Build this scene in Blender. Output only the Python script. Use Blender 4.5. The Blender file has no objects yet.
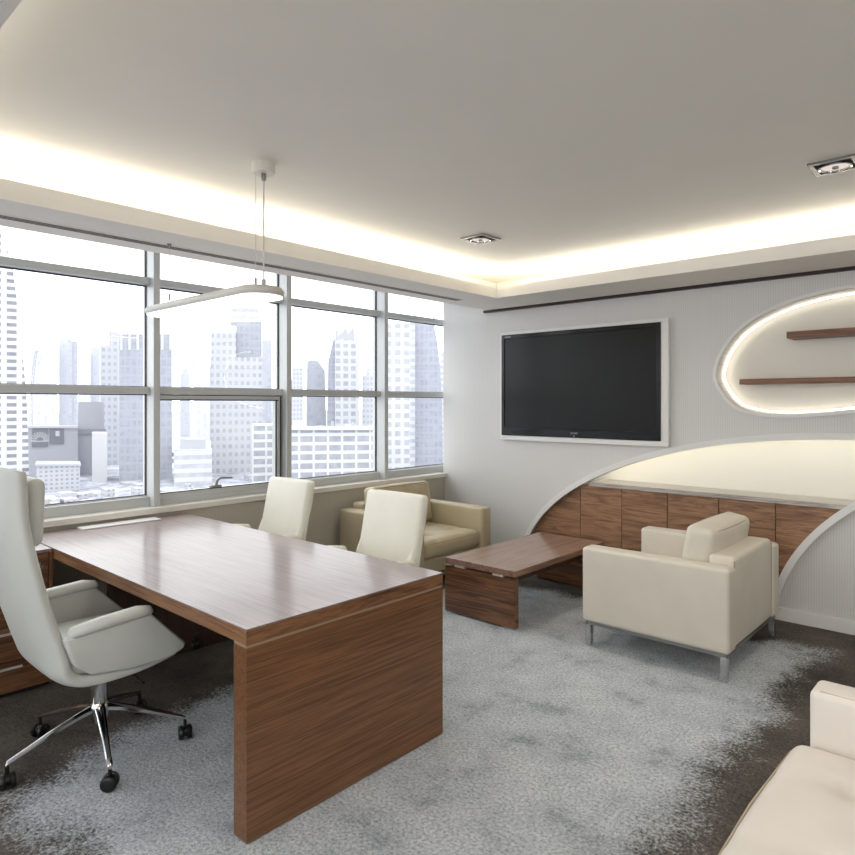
import bpy, bmesh, math, random
from mathutils import Vector, Matrix
random.seed(7)
S = bpy.context.scene
COL = S.collection
PI = math.pi

# ------------------------------------------------------------------ camera
F_PX, PX, PY = 649.875, 454.328, 403.639
YAW = math.radians(41.208)
CX, CY, CZ = 4.46, -4.923, 1.5
cam_d = bpy.data.cameras.new('camera')
cam = bpy.data.objects.new('camera', cam_d)
COL.objects.link(cam)
cam.location = (CX, CY, CZ)
cam.rotation_euler = (PI / 2, 0, YAW)
cam_d.sensor_width = 36
cam_d.lens = F_PX / 855 * 36
cam_d.shift_x = -(PX - 427.5) / 855
cam_d.shift_y = (PY - 427.5) / 855
cam_d.clip_start = 0.02
cam_d.clip_end = 5000
S.camera = cam
RIGHT = Vector((math.cos(YAW), math.sin(YAW), 0))
FWD = Vector((-math.sin(YAW), math.cos(YAW), 0))


# ------------------------------------------------------------------ materials
def lin(c):
    return tuple(((v / 255) / 12.92 if v / 255 <= 0.04045 else ((v / 255 + 0.055) / 1.055) ** 2.4) for v in c) + (1,)


class NT:
    def __init__(self, name):
        self.m = bpy.data.materials.new(name)
        self.m.use_nodes = True
        self.t = self.m.node_tree
        self.t.nodes.clear()
        self.out = self.t.nodes.new('ShaderNodeOutputMaterial')

    def n(self, kind, **kw):
        nd = self.t.nodes.new(kind)
        for k, v in kw.items():
            if k.startswith('_'):
                setattr(nd, k[1:], v)
            else:
                nd.inputs[k.replace('__', ' ')].default_value = v
        return nd

    def l(self, a, b):
        self.t.links.new(a, b)

    def math(self, op, a, b=None, c=None):
        nd = self.t.nodes.new('ShaderNodeMath')
        nd.operation = op
        for i, v in enumerate((a, b, c)):
            if v is None:
                continue
            if isinstance(v, (int, float)):
                nd.inputs[i].default_value = v
            else:
                self.l(v, nd.inputs[i])
        return nd.outputs[0]

    def mix(self, fac, a, b):
        nd = self.t.nodes.new('ShaderNodeMix')
        nd.data_type = 'RGBA'
        for sock, v in ((nd.inputs[0], fac), (nd.inputs[6], a), (nd.inputs[7], b)):
            if isinstance(v, (int, float)) or isinstance(v, tuple):
                sock.default_value = v
            else:
                self.l(v, sock)
        return nd.outputs[2]

    def ramp(self, fac, stops):
        nd = self.t.nodes.new('ShaderNodeValToRGB')
        el = nd.color_ramp.elements
        while len(el) < len(stops):
            el.new(0.5)
        for e, (p, c) in zip(el, stops):
            e.position = p
            e.color = c
        self.l(fac, nd.inputs[0])
        return nd.outputs[0]

    def pbsdf(self, **kw):
        b = self.t.nodes.new('ShaderNodeBsdfPrincipled')
        for k, v in kw.items():
            b.inputs[k.replace('_', ' ')].default_value = v
        self.l(b.outputs[0], self.out.inputs[0])
        return b

    def bump(self, h, strength, dist, b):
        nd = self.n('ShaderNodeBump', Strength=strength, Distance=dist)
        self.l(h, nd.inputs['Height'])
        self.l(nd.outputs[0], b.inputs['Normal'])
        return nd

    def coords(self, scale=(1, 1, 1), rand=False):
        tc = self.n('ShaderNodeTexCoord')
        mp = self.n('ShaderNodeMapping')
        mp.inputs['Scale'].default_value = scale
        src = tc.outputs['Object']
        if rand:
            oi = self.n('ShaderNodeObjectInfo')
            v = self.n('ShaderNodeVectorMath', _operation='SCALE')
            v.inputs[0].default_value = (7.3, 5.1, 3.7)
            self.l(oi.outputs['Random'], v.inputs['Scale'])
            ad = self.n('ShaderNodeVectorMath', _operation='ADD')
            self.l(src, ad.inputs[0])
            self.l(v.outputs[0], ad.inputs[1])
            src = ad.outputs[0]
        self.l(src, mp.inputs[0])
        return mp.outputs[0]


def plain(name, rgb, rough=0.5, metal=0.0, bump=0.0, bscale=200, spec=0.5, vary=0.04):
    t = NT(name)
    b = t.pbsdf(Roughness=rough, Metallic=metal)
    b.inputs['Specular IOR Level'].default_value = spec
    c = lin(rgb)
    co = t.coords((1, 1, 1))
    nz = t.n('ShaderNodeTexNoise', Scale=3.0, Detail=3.0)
    t.l(co, nz.inputs['Vector'])
    lo = tuple(x * (1 - vary) for x in c[:3]) + (1,)
    hi = tuple(min(1, x * (1 + vary)) for x in c[:3]) + (1,)
    t.l(t.ramp(nz.outputs[0], [(0.3, lo), (0.7, hi)]), b.inputs['Base Color'])
    if bump:
        n2 = t.n('ShaderNodeTexNoise', Scale=bscale, Detail=2.0)
        t.l(co, n2.inputs['Vector'])
        t.bump(n2.outputs[0], bump, 0.002, b)
    return t.m


def emit(name, rgb, strength):
    t = NT(name)
    e = t.n('ShaderNodeEmission', Color=lin(rgb), Strength=strength)
    t.l(e.outputs[0], t.out.inputs[0])
    return t.m


def wood(name, axis, dark, mid, light, rough=0.3, coat=0.0, across=9.0, along=0.55, spec=0.5):
    t = NT(name)
    b = t.pbsdf(Roughness=rough)
    b.inputs['Coat Weight'].default_value = coat
    b.inputs['Coat Roughness'].default_value = 0.16
    b.inputs['Specular IOR Level'].default_value = spec
    sc = [across] * 3
    sc['xyz'.index(axis)] = along
    co = t.coords(tuple(sc), rand=True)
    nz = t.n('ShaderNodeTexNoise', Scale=1.6, Detail=5.0, Roughness=0.62, Distortion=1.3)
    t.l(co, nz.inputs['Vector'])
    base = t.ramp(nz.outputs[0], [(0.26, lin(dark)), (0.42, lin(mid)), (0.55, lin(light)), (0.63, lin(mid)), (0.76, lin(dark))])
    s2 = [160.0] * 3
    s2['xyz'.index(axis)] = 4.0
    c2 = t.coords(tuple(s2), rand=True)
    n2 = t.n('ShaderNodeTexNoise', Scale=1.0, Detail=3.0)
    t.l(c2, n2.inputs['Vector'])
    f = t.ramp(n2.outputs[0], [(0.36, (0.62, 0.6, 0.58, 1)), (0.56, (1, 1, 1, 1))])
    mm = t.n('ShaderNodeMix', _data_type='RGBA', _blend_type='MULTIPLY')
    mm.inputs[0].default_value = 0.8
    t.l(base, mm.inputs[6])
    t.l(f, mm.inputs[7])
    t.l(mm.outputs[2], b.inputs['Base Color'])
    t.bump(n2.outputs[0], 0.06, 0.001, b)
    return t.m


def fluted(name, rgb, axis, pitch, depth=0.25, groove_shade=0.9):
    t = NT(name)
    b = t.pbsdf(Roughness=0.6)
    tc = t.n('ShaderNodeTexCoord')
    sp = t.n('ShaderNodeSeparateXYZ')
    t.l(tc.outputs['Object'], sp.inputs[0])
    ph = t.math('MULTIPLY', sp.outputs['XYZ'.index(axis.upper())], 2 * PI / pitch)
    s = t.math('ABSOLUTE', t.math('SINE', t.math('MULTIPLY', ph, 0.5)))
    g = t.math('MINIMUM', t.math('MULTIPLY', s, 2.2), 1.0)
    c = lin(rgb)
    t.l(t.mix(g, tuple(x * groove_shade for x in c[:3]) + (1,), c), b.inputs['Base Color'])  # shade of the grooves painted in as darker colour
    t.bump(g, depth, 0.004, b)
    return t.m


def leather(name, rgb, rough=0.42):
    t = NT(name)
    b = t.pbsdf(Roughness=rough)
    b.inputs['Specular IOR Level'].default_value = 0.4
    c = lin(rgb)
    co = t.coords()
    n1 = t.n('ShaderNodeTexNoise', Scale=5.0, Detail=4.0)
    t.l(co, n1.inputs['Vector'])
    t.l(t.ramp(n1.outputs[0], [(0.3, tuple(x * 0.93 for x in c[:3]) + (1,)), (0.7, c)]), b.inputs['Base Color'])
    v = t.n('ShaderNodeTexVoronoi', Scale=420.0)
    t.l(co, v.inputs['Vector'])
    n2 = t.n('ShaderNodeTexNoise', Scale=11.0, Detail=3.0)
    t.l(co, n2.inputs['Vector'])
    h = t.math('ADD', t.math('MULTIPLY', v.outputs[0], 0.06), n2.outputs[0])
    t.bump(h, 0.3, 0.006, b)
    return t.m


def carpet_mat():
    t = NT('carpet')
    b = t.pbsdf(Roughness=0.95)
    b.inputs['Specular IOR Level'].default_value = 0.1
    tc = t.n('ShaderNodeTexCoord')
    co = tc.outputs['Object']
    sp = t.n('ShaderNodeSeparateXYZ')
    t.l(co, sp.inputs[0])
    nb = t.n('ShaderNodeTexNoise', Scale=2.4, Detail=9.0, Roughness=0.72)
    t.l(co, nb.inputs['Vector'])
    nf = t.n('ShaderNodeTexNoise', Scale=70.0, Detail=3.0, Roughness=0.7)
    t.l(co, nf.inputs['Vector'])
    wob = t.math('ADD', t.math('MULTIPLY', t.math('SUBTRACT', nb.outputs[0], 0.5), 0.6),
                 t.math('MULTIPLY', t.math('SUBTRACT', nf.outputs[0], 0.5), 0.5))
    # signed distance inside the pale field of the carpet
    dx1 = t.math('SUBTRACT', 3.50, sp.outputs[0])
    dx0 = t.math('SUBTRACT', sp.outputs[0], t.math('MULTIPLY_ADD', sp.outputs[1], -0.22, 0.62))
    dy1 = t.math('SUBTRACT', -0.78, t.math('MULTIPLY_ADD', t.math('GREATER_THAN', sp.outputs[0], 2.3), 0.0, sp.outputs[1]))
    dy0 = t.math('MULTIPLY_ADD', sp.outputs[0], -0.12, t.math('ADD', sp.outputs[1], 4.38))
    d = t.math('MINIMUM', t.math('MINIMUM', dx0, dx1), t.math('ADD', dy0, 0.0))
    d2 = t.math('MINIMUM', d, t.math('ADD', dy1, 0.25))
    m = t.math('MULTIPLY_ADD', t.math('ADD', d2, wob), 7.0, 0.5)
    m = t.math('MINIMUM', t.math('MAXIMUM', m, 0.0), 1.0)
    # mottled patches inside the pale field
    np_ = t.n('ShaderNodeTexNoise', Scale=4.2, Detail=7.0, Roughness=0.7)
    t.l(co, np_.inputs['Vector'])
    patch = t.ramp(np_.outputs[0], [(0.34, lin((168, 175, 182))), (0.44, lin((196, 202, 208))), (0.62, lin((212, 217, 222)))])
    dark = t.ramp(nb.outputs[0], [(0.35, lin((80, 76, 72))), (0.65, lin((116, 109, 102)))])
    col = t.mix(m, dark, patch)
    # fibre speckle
    fb = t.n('ShaderNodeTexNoise', Scale=75.0, Detail=5.0, Roughness=0.85)
    t.l(co, fb.inputs['Vector'])
    sk = t.ramp(fb.outputs[0], [(0.36, (0.3, 0.3, 0.31, 1)), (0.5, (0.88, 0.88, 0.88, 1)), (0.64, (1.3, 1.3, 1.3, 1))])
    mm = t.n('ShaderNodeMix', _data_type='RGBA', _blend_type='MULTIPLY')
    mm.inputs[0].default_value = 0.85
    t.l(col, mm.inputs[6])
    t.l(sk, mm.inputs[7])
    t.l(mm.outputs[2], b.inputs['Base Color'])
    t.bump(t.math('ADD', fb.outputs[0], t.math('MULTIPLY', nf.outputs[0], 0.6)), 0.7, 0.012, b)
    return t.m


def glass_mat():
    t = NT('window_glass')
    ge = t.n('ShaderNodeNewGeometry')
    dp = t.n('ShaderNodeVectorMath', _operation='DOT_PRODUCT')
    t.l(ge.outputs['Normal'], dp.inputs[0])
    t.l(ge.outputs['Incoming'], dp.inputs[1])
    cs = t.math('ABSOLUTE', dp.outputs['Value'])
    fr = t.math('MULTIPLY_ADD', t.math('POWER', t.math('SUBTRACT', 1.0, cs), 5.0), 0.96, 0.04)
    tr = t.n('ShaderNodeBsdfTransparent', Color=(0.97, 0.98, 0.985, 1))
    gl = t.n('ShaderNodeBsdfGlossy', Color=(0.9, 0.92, 0.95, 1), Roughness=0.0)
    mx = t.n('ShaderNodeMixShader')
    t.l(fr, mx.inputs[0])
    t.l(tr.outputs[0], mx.inputs[1])
    t.l(gl.outputs[0], mx.inputs[2])
    t.l(mx.outputs[0], t.out.inputs[0])
    return t.m


def facade(name, wall, win, cw=3.2, ch=3.4, fw=0.6, fh=0.5, rough=0.6):
    t = NT(name)
    b = t.pbsdf(Roughness=rough)
    b.inputs['Specular IOR Level'].default_value = 0.2
    tc = t.n('ShaderNodeTexCoord')
    sp = t.n('ShaderNodeSeparateXYZ')
    t.l(tc.outputs['Object'], sp.inputs[0])
    sn = t.n('ShaderNodeSeparateXYZ')
    t.l(tc.outputs['Normal'], sn.inputs[0])
    isx = t.math('GREATER_THAN', t.math('ABSOLUTE', sn.outputs[0]), 0.6)
    s = t.math('ADD', t.math('MULTIPLY', sp.outputs[1], isx), t.math('MULTIPLY', sp.outputs[0], t.math('SUBTRACT', 1.0, isx)))
    fu = t.math('FRACT', t.math('DIVIDE', t.math('ADD', s, 500.0), cw))
    fv = t.math('FRACT', t.math('DIVIDE', t.math('ADD', sp.outputs[2], 500.0), ch))
    top = t.math('LESS_THAN', sn.outputs[2], 0.6)
    m = t.math('MULTIPLY', t.math('MULTIPLY', t.math('LESS_THAN', fu, fw), t.math('LESS_THAN', fv, fh)), top)
    nz = t.n('ShaderNodeTexNoise', Scale=0.35, Detail=4.0)
    t.l(tc.outputs['Object'], nz.inputs['Vector'])
    wv = t.ramp(nz.outputs[0], [(0.35, lin(win)), (0.65, lin(tuple(min(255, w + 18) for w in win)))])
    t.l(t.mix(m, lin(wall), wv), b.inputs['Base Color'])
    return t.m


M = {}
M['paint'] = plain('white_paint', (226, 224, 219), 0.7, vary=0.01)
M['ceil'] = plain('ceiling_paint', (228, 225, 217), 0.8, vary=0.01)
M['soffit'] = plain('soffit_paint', (238, 234, 226), 0.75, vary=0.01)
M['flute'] = fluted('fluted_wall', (216, 215, 213), 'x', 0.0165, 0.3, 0.82)
M['flute_y'] = fluted('fluted_beige_wall', (190, 184, 170), 'y', 0.02, 0.2, 0.88)
M['rim'] = plain('white_rim', (228, 227, 224), 0.45, vary=0.01)
M['niche'] = plain('niche_white', (236, 233, 223), 0.6, vary=0.01)
M['alu'] = plain('window_aluminium', (194, 196, 195), 0.42, 0.1, vary=0.02)
M['gasket'] = plain('black_gasket', (38, 38, 38), 0.6)
M['sill'] = plain('sill_stone', (224, 220, 210), 0.4, vary=0.02)
M['glass'] = glass_mat()
M['carpet'] = carpet_mat()
WN = dict(dark=(56, 34, 21), mid=(92, 60, 39), light=(124, 86, 58))
M['wood_x'] = wood('walnut_x', 'x', rough=0.32, coat=0.25, **WN)
M['wood_y'] = wood('walnut_y', 'y', rough=0.34, coat=0.2, **WN)
M['wood_desk'] = wood('desk_top_walnut_sheen', 'x', (118, 96, 91), (134, 112, 108), (141, 119, 116), rough=0.42, coat=0.6, across=5, spec=0.6)  # lavender window reflection put into the base colour
M['wood_end'] = wood('desk_panel_walnut', 'y', (70, 44, 25), (104, 68, 41), (126, 86, 54), rough=0.38, coat=0.1, across=34, along=0.7)
M['wood_edge'] = wood('desk_edge_walnut', 'x', (70, 44, 28), (120, 82, 54), (152, 112, 80), rough=0.35, across=24, along=1.0)
M['wood_edge_y'] = wood('desk_edge_walnut_y', 'y', (70, 44, 28), (112, 74, 48), (140, 98, 66), rough=0.35, across=22, along=2.2)
M['wood_table'] = wood('coffee_table_walnut_lit', 'y', (106, 76, 60), (136, 102, 84), (160, 124, 106), rough=0.3, coat=0.6, across=10, along=0.4)  # top painted lighter than the panels for the light it reflects
M['wood_tend'] = wood('coffee_table_panel_walnut', 'x', (58, 33, 20), (92, 58, 37), (138, 94, 62), rough=0.3, coat=0.3, across=14, along=0.7)
M['wood_door'] = wood('cabinet_door_walnut', 'x', (96, 66, 46), (138, 102, 76), (170, 130, 100), rough=0.42, across=7, along=0.9)
M['wood_dark'] = wood('dark_walnut', 'z', (36, 22, 15), (52, 33, 23), (66, 43, 30), rough=0.5)
M['wood_shelf'] = wood('shelf_walnut', 'x', (84, 52, 34), (116, 78, 54), (140, 98, 70), rough=0.4)
M['wood_trim'] = plain('dark_trim', (46, 28, 20), 0.5)
M['cream'] = leather('cream_leather', (216, 209, 195))
M['ivory'] = leather('ivory_leather', (204, 206, 201))
M['white_l'] = leather('white_leather', (232, 229, 216))
M['sofa_l'] = leather('sofa_leather', (224, 217, 209))
M['beige'] = leather('beige_leather', (190, 177, 148))
M['piping'] = plain('piping', (172, 160, 138), 0.5)
M['chrome'] = plain('chrome', (205, 205, 205), 0.12, 1.0, vary=0.01)
M['steel'] = plain('brushed_steel', (150, 150, 148), 0.35, 1.0, vary=0.02)
M['steel_l'] = plain('satin_handle', (205, 203, 196), 0.35, 0.5)
M['strip'] = plain('desk_strip', (150, 128, 106), 0.4)
M['black'] = plain('black_plastic', (16, 16, 17), 0.35)
M['tvblack'] = plain('gloss_black', (6, 7, 9), 0.16, vary=0, spec=0.3)
M['led'] = emit('led_warm', (255, 246, 230), 5.0)
M['led_arch'] = emit('led_arch_warm', (255, 252, 244), 8.0)
M['lampglow'] = emit('pendant_glow', (255, 253, 248), 2.2)
M['bulb'] = emit('bulb_glow', (255, 240, 228), 0.8)
M['lampbody'] = plain('lamp_white', (206, 204, 196), 0.45)
M['vent_dark'] = plain('vent_slot', (30, 28, 26), 0.6)
M['marble'] = wood('grey_ledge_stone', 'x', (150, 142, 136), (178, 172, 166), (196, 190, 184), rough=0.35, across=16, along=2.0)
M['logo'] = plain('logo_silver', (210, 210, 210), 0.4)


def screen_mat():
    t = NT('tv_screen')
    b = t.pbsdf(Roughness=0.24)
    b.inputs['Specular IOR Level'].default_value = 0.22
    nz = t.n('ShaderNodeTexNoise', Scale=900.0)
    t.l(t.coords(), nz.inputs['Vector'])
    t.l(t.ramp(nz.outputs[0], [(0.3, lin((18, 18, 18))), (0.7, lin((24, 24, 24)))]), b.inputs['Base Color'])
    return t.m


M['screen'] = screen_mat()


# ------------------------------------------------------------------ geometry helpers
def tag(o, label=None, cat=None, group=None, kind=None):
    for k, v in (('label', label), ('category', cat), ('group', group), ('kind', kind)):
        if v:
            o[k] = v
    return o


def empty(name, loc, rz=0, label=None, cat=None, group=None):
    o = bpy.data.objects.new(name, None)
    o.empty_display_size = 0.1
    COL.objects.link(o)
    o.location = loc
    o.rotation_euler.z = rz
    return tag(o, label, cat, group)


class MB:
    def __init__(self):
        self.bm = bmesh.new()

    def box(self, a, b, bev=0.0, seg=2):
        bm2 = bmesh.new()
        x0, y0, z0 = [min(p, q) for p, q in zip(a, b)]
        x1, y1, z1 = [max(p, q) for p, q in zip(a, b)]
        vs = [bm2.verts.new((x, y, z)) for x in (x0, x1) for y in (y0, y1) for z in (z0, z1)]
        for f in ((0, 1, 3, 2), (4, 6, 7, 5), (0, 4, 5, 1), (2, 3, 7, 6), (0, 2, 6, 4), (1, 5, 7, 3)):
            bm2.faces.new([vs[i] for i in f])
        if bev:
            bmesh.ops.bevel(bm2, geom=bm2.edges[:], offset=bev, segments=seg, affect='EDGES', profile=0.5)
        self._merge(bm2)
        return self

    def _merge(self, bm2, mat=None):
        if mat is not None:
            bmesh.ops.transform(bm2, matrix=mat, verts=bm2.verts[:])
        me = bpy.data.meshes.new('tmp')
        bm2.to_mesh(me)
        bm2.free()
        self.bm.from_mesh(me)
        bpy.data.meshes.remove(me)

    def tube(self, pts, r, n=8, closed=False, cap=True):
        pts = [Vector(p) for p in pts]
        rs = r if isinstance(r, (list, tuple)) else [r] * len(pts)
        m = len(pts)
        rings = []
        prev = None
        for i in range(m):
            if closed:
                t = pts[(i + 1) % m] - pts[i - 1]
            else:
                t = pts[min(i + 1, m - 1)] - pts[max(i - 1, 0)]
            t.normalize()
            if prev is None:
                up = Vector((0, 0, 1)) if abs(t.z) < 0.9 else Vector((1, 0, 0))
                u = t.cross(up).normalized()
            else:
                u = (prev - t * prev.dot(t)).normalized()
            prev = u
            v = t.cross(u)
            rings.append([self.bm.verts.new(pts[i] + (u * math.cos(2 * PI * k / n) + v * math.sin(2 * PI * k / n)) * rs[i]) for k in range(n)])
        for i in range(m if closed else m - 1):
            A, B = rings[i], rings[(i + 1) % m]
            for k in range(n):
                self.bm.faces.new((A[k], A[(k + 1) % n], B[(k + 1) % n], B[k]))
        if not closed and cap:
            self.bm.faces.new(rings[0][::-1])
            self.bm.faces.new(rings[-1])
        return self

    def lathe(self, prof, c=(0, 0, 0), n=24, axis='z'):
        """prof: list of (radius, height)"""
        rings = []
        for (r, h) in prof:
            ring = []
            for k in range(n):
                a = 2 * PI * k / n
                if axis == 'z':
                    p = (c[0] + r * math.cos(a), c[1] + r * math.sin(a), c[2] + h)
                elif axis == 'x':
                    p = (c[0] + h, c[1] + r * math.cos(a), c[2] + r * math.sin(a))
                else:
                    p = (c[0] + r * math.cos(a), c[1] + h, c[2] + r * math.sin(a))
                ring.append(self.bm.verts.new(p))
            rings.append(ring)
        for A, B in zip(rings, rings[1:]):
            for k in range(n):
                self.bm.faces.new((A[k], A[(k + 1) % n], B[(k + 1) % n], B[k]))
        self.bm.faces.new(rings[0][::-1])
        self.bm.faces.new(rings[-1])
        return self

    def prism(self, poly, axis, a, b, bev=0.0, seg=2):
        """poly in the two other axes, extruded along axis from a to b"""
        bm2 = bmesh.new()

        def mk(p, h):
            if axis == 'y':
                return (p[0], h, p[1])
            if axis == 'x':
                return (h, p[0], p[1])
            return (p[0], p[1], h)
        A = [bm2.verts.new(mk(p, a)) for p in poly]
        B = [bm2.verts.new(mk(p, b)) for p in poly]
        n = len(poly)
        bm2.faces.new(A)
        bm2.faces.new(B[::-1])
        for i in range(n):
            bm2.faces.new((A[i], B[i], B[(i + 1) % n], A[(i + 1) % n]))
        bmesh.ops.recalc_face_normals(bm2, faces=bm2.faces[:])
        if bev:
            bmesh.ops.bevel(bm2, geom=bm2.edges[:], offset=bev, segments=seg, affect='EDGES', profile=0.5)
        self._merge(bm2)
        return self

    def strip(self, path, y0, y1, closed=False):
        """ruled wall along an xz path between two y values"""
        A = [self.bm.verts.new((p[0], y0, p[1])) for p in path]
        B = [self.bm.verts.new((p[0], y1, p[1])) for p in path]
        n = len(path)
        for i in range(n if closed else n - 1):
            j = (i + 1) % n
            self.bm.faces.new((A[i], A[j], B[j], B[i]))
        return self

    def band(self, inner, outer, y0, y1, closed=False):
        """solid band between two xz paths of the same length"""
        n = len(inner)
        q = [[self.bm.verts.new((p[0], y, p[1])) for p in path] for path in (inner, outer) for y in (y0, y1)]
        i0, i1, o0, o1 = q
        for i in range(n if closed else n - 1):
            j = (i + 1) % n
            self.bm.faces.new((i0[i], i0[j], o0[j], o0[i]))
            self.bm.faces.new((i1[i], o1[i], o1[j], i1[j]))
            self.bm.faces.new((i0[i], i1[i], i1[j], i0[j]))
            self.bm.faces.new((o0[i], o0[j], o1[j], o1[i]))
        if not closed:
            for i in (0, n - 1):
                self.bm.faces.new((i0[i], o0[i], o1[i], i1[i]))
        return self

    def plate(self, loops, y):
        """flat face in the xz plane with holes: first loop is the outline"""
        bm2 = bmesh.new()
        edges = []
        for lp in loops:
            vs = [bm2.verts.new((p[0], y, p[1])) for p in lp]
            for i in range(len(vs)):
                edges.append(bm2.edges.new((vs[i], vs[(i + 1) % len(vs)])))
        bmesh.ops.triangle_fill(bm2, use_beauty=True, use_dissolve=False, edges=edges, normal=(0, -1, 0))
        self._merge(bm2)
        return self

    def rbox(self, c, size, r, puff=(0, 0, 0), n=8, dimples=(), rot=None, creases=()):
        """soft cushion: rounded box that bulges on its faces"""
        h = [s / 2 for s in size]
        ax = []
        for k in range(3):
            hk = h[k]
            rr = min(r, hk * 0.98)
            a = [-hk, -hk + rr * 0.12, -hk + rr * 0.35, -hk + rr * 0.65, -hk + rr]
            inner = [(-hk + rr) + (2 * (hk - rr)) * i / n for i in range(1, n)] if hk - rr > 0.004 else []
            ax.append((a + inner + [-q for q in a[::-1]], rr))
        bm2 = bmesh.new()
        cache = {}

        def vert(i, j, k):
            key = (i, j, k)
            if key in cache:
                return cache[key]
            P = [ax[0][0][i], ax[1][0][j], ax[2][0][k]]
            rr = min(ax[0][1], ax[1][1], ax[2][1])
            q = [max(-(h[m] - rr), min(h[m] - rr, P[m])) for m in range(3)]
            d = Vector([P[m] - q[m] for m in range(3)])
            if d.length > 1e-9:
                d = d.normalized() * rr
            p = [q[m] + d[m] for m in range(3)]
            u = [p[m] / h[m] for m in range(3)]
            o = list(p)
            for m in range(3):
                if puff[m]:
                    w = 1.0
                    for m2 in range(3):
                        if m2 != m:
                            w *= max(0, 1 - u[m2] ** 2)
                    o[m] += puff[m] * w * u[m]
            if u[2] > 0.5:
                for (dx, dy, dep, rad) in dimples:
                    dd = ((p[0] - dx) ** 2 + (p[1] - dy) ** 2) / rad ** 2
                    o[2] -= dep * math.exp(-dd)
                for (ax_, pos, dep, rad) in creases:
                    o[2] -= dep * math.exp(-((p[ax_] - pos) / rad) ** 2)
            v = bm2.verts.new(o)
            cache[key] = v
            return v
        N = [len(a[0]) for a in ax]
        for (m, u_, v_) in ((0, 1, 2), (1, 2, 0), (2, 0, 1)):
            for side in (0, N[m] - 1):
                for i in range(N[u_] - 1):
                    for j in range(N[v_] - 1):
                        idx = []
                        for (di, dj) in ((0, 0), (1, 0), (1, 1), (0, 1)):
                            t = [0, 0, 0]
                            t[m] = side
                            t[u_] = i + di
                            t[v_] = j + dj
                            idx.append(vert(*t))
                        bm2.faces.new(idx if side else idx[::-1])
        T = Matrix.Translation(Vector(c))
        if rot is not None:
            T = T @ rot
        self._merge(bm2, T)
        return self

    def build(self, name, mat, parent=None, smooth=False, recalc=True, mods=()):
        if recalc:
            bmesh.ops.recalc_face_normals(self.bm, faces=self.bm.faces[:])
        me = bpy.data.meshes.new(name)
        self.bm.to_mesh(me)
        self.bm.free()
        me.materials.append(mat)
        if smooth:
            me.polygons.foreach_set('use_smooth', [True] * len(me.polygons))
        o = bpy.data.objects.new(name, me)
        COL.objects.link(o)
        if parent:
            o.parent = parent
        for kind, kw in mods:
            md = o.modifiers.new(kind.lower(), kind)
            for k, v in kw.items():
                setattr(md, k, v)
        if smooth == 'auto':
            try:
                me.set_sharp_from_angle(angle=math.radians(40))
            except Exception:
                pass
        return o


def struct(o):
    o['kind'] = 'structure'
    return o


def copy_tree(o, parent=None):
    c = o.copy()
    COL.objects.link(c)
    c.parent = parent
    for ch in list(o.children):
        copy_tree(ch, c)
    return c


def catmull(pts, k=6, closed=False):
    out = []
    n = len(pts)
    for i in range(n if closed else n - 1):
        if closed:
            P = [pts[(i + d) % n] for d in (-1, 0, 1, 2)]
        else:
            P = [pts[max(0, min(n - 1, i + d))] for d in (-1, 0, 1, 2)]
        for j in range(k):
            t = j / k
            out.append(tuple(0.5 * ((2 * b) + (c - a) * t + (2 * a - 5 * b + 4 * c - d) * t * t + (3 * b - a - 3 * c + d) * t ** 3)
                             for a, b, c, d in zip(*P)))
    if not closed:
        out.append(tuple(pts[-1]))
    return out


def offset_path(path, d, closed=False):
    """shift an xz path sideways by d"""
    out = []
    n = len(path)
    for i in range(n):
        a = path[(i - 1) % n] if closed or i > 0 else path[i]
        b = path[(i + 1) % n] if closed or i < n - 1 else path[i]
        tx, tz = b[0] - a[0], b[1] - a[1]
        L = math.hypot(tx, tz) or 1
        out.append((path[i][0] - tz / L * d, path[i][1] + tx / L * d))
    return out


# ------------------------------------------------------------------ room shell
XR, YN = 6.45, -6.6          # right and near limits of the room
ZC, ZS, ZL = 2.64, 2.395, 2.485   # ceiling, soffit underside, lip top
ZTOP = 2.75

struct(MB().box((-0.3, YN - .1, -0.12), (XR + .1, 0.5, 0.0)).build('floor', M['carpet']))
struct(MB().box((0.35, YN, ZC), (XR, 0.3, ZC + .1)).build('ceiling', M['ceil']))

# dropped soffit along window wall and television wall (with raised lip that hides the cove light)
TX0, TX1, TY0, TY1 = 1.101, 5.35, -4.47, -0.546
def frame_ring(mb, x0, y0, x1, y1, X0, Y0, X1, Y1, z0, z1):
    mb.box((X0, Y0, z0), (x0, Y1, z1))
    mb.box((x1, Y0, z0), (X1, Y1, z1))
    mb.box((x0, y1, z0), (x1, Y1, z1))
    mb.box((x0, Y0, z0), (x1, y0, z1))
sof = MB()
frame_ring(sof, TX0, TY0, TX1, TY1, 0.59, YN, XR, 0.0, ZS, ZS + .02)
frame_ring(sof, TX0, TY0, TX1, TY1, TX0 - .02, TY0 - .02, TX1 + .02, TY1 + .02, ZS + .0201, ZL)
sof.box((0.59, YN, ZS + .0201), (0.61, 0.0, ZTOP))
struct(sof.build('soffit', M['soffit']))
# back walls of the cove channel
cv = MB()
cv.box((0.70, YN, ZS + .021), (0.72, -.03, ZC - .001))
cv.box((0.72, -.05, ZS + .021), (XR - .001, -.03, ZC - .001))
struct(cv.build('cove_backing', M['soffit']))

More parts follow.
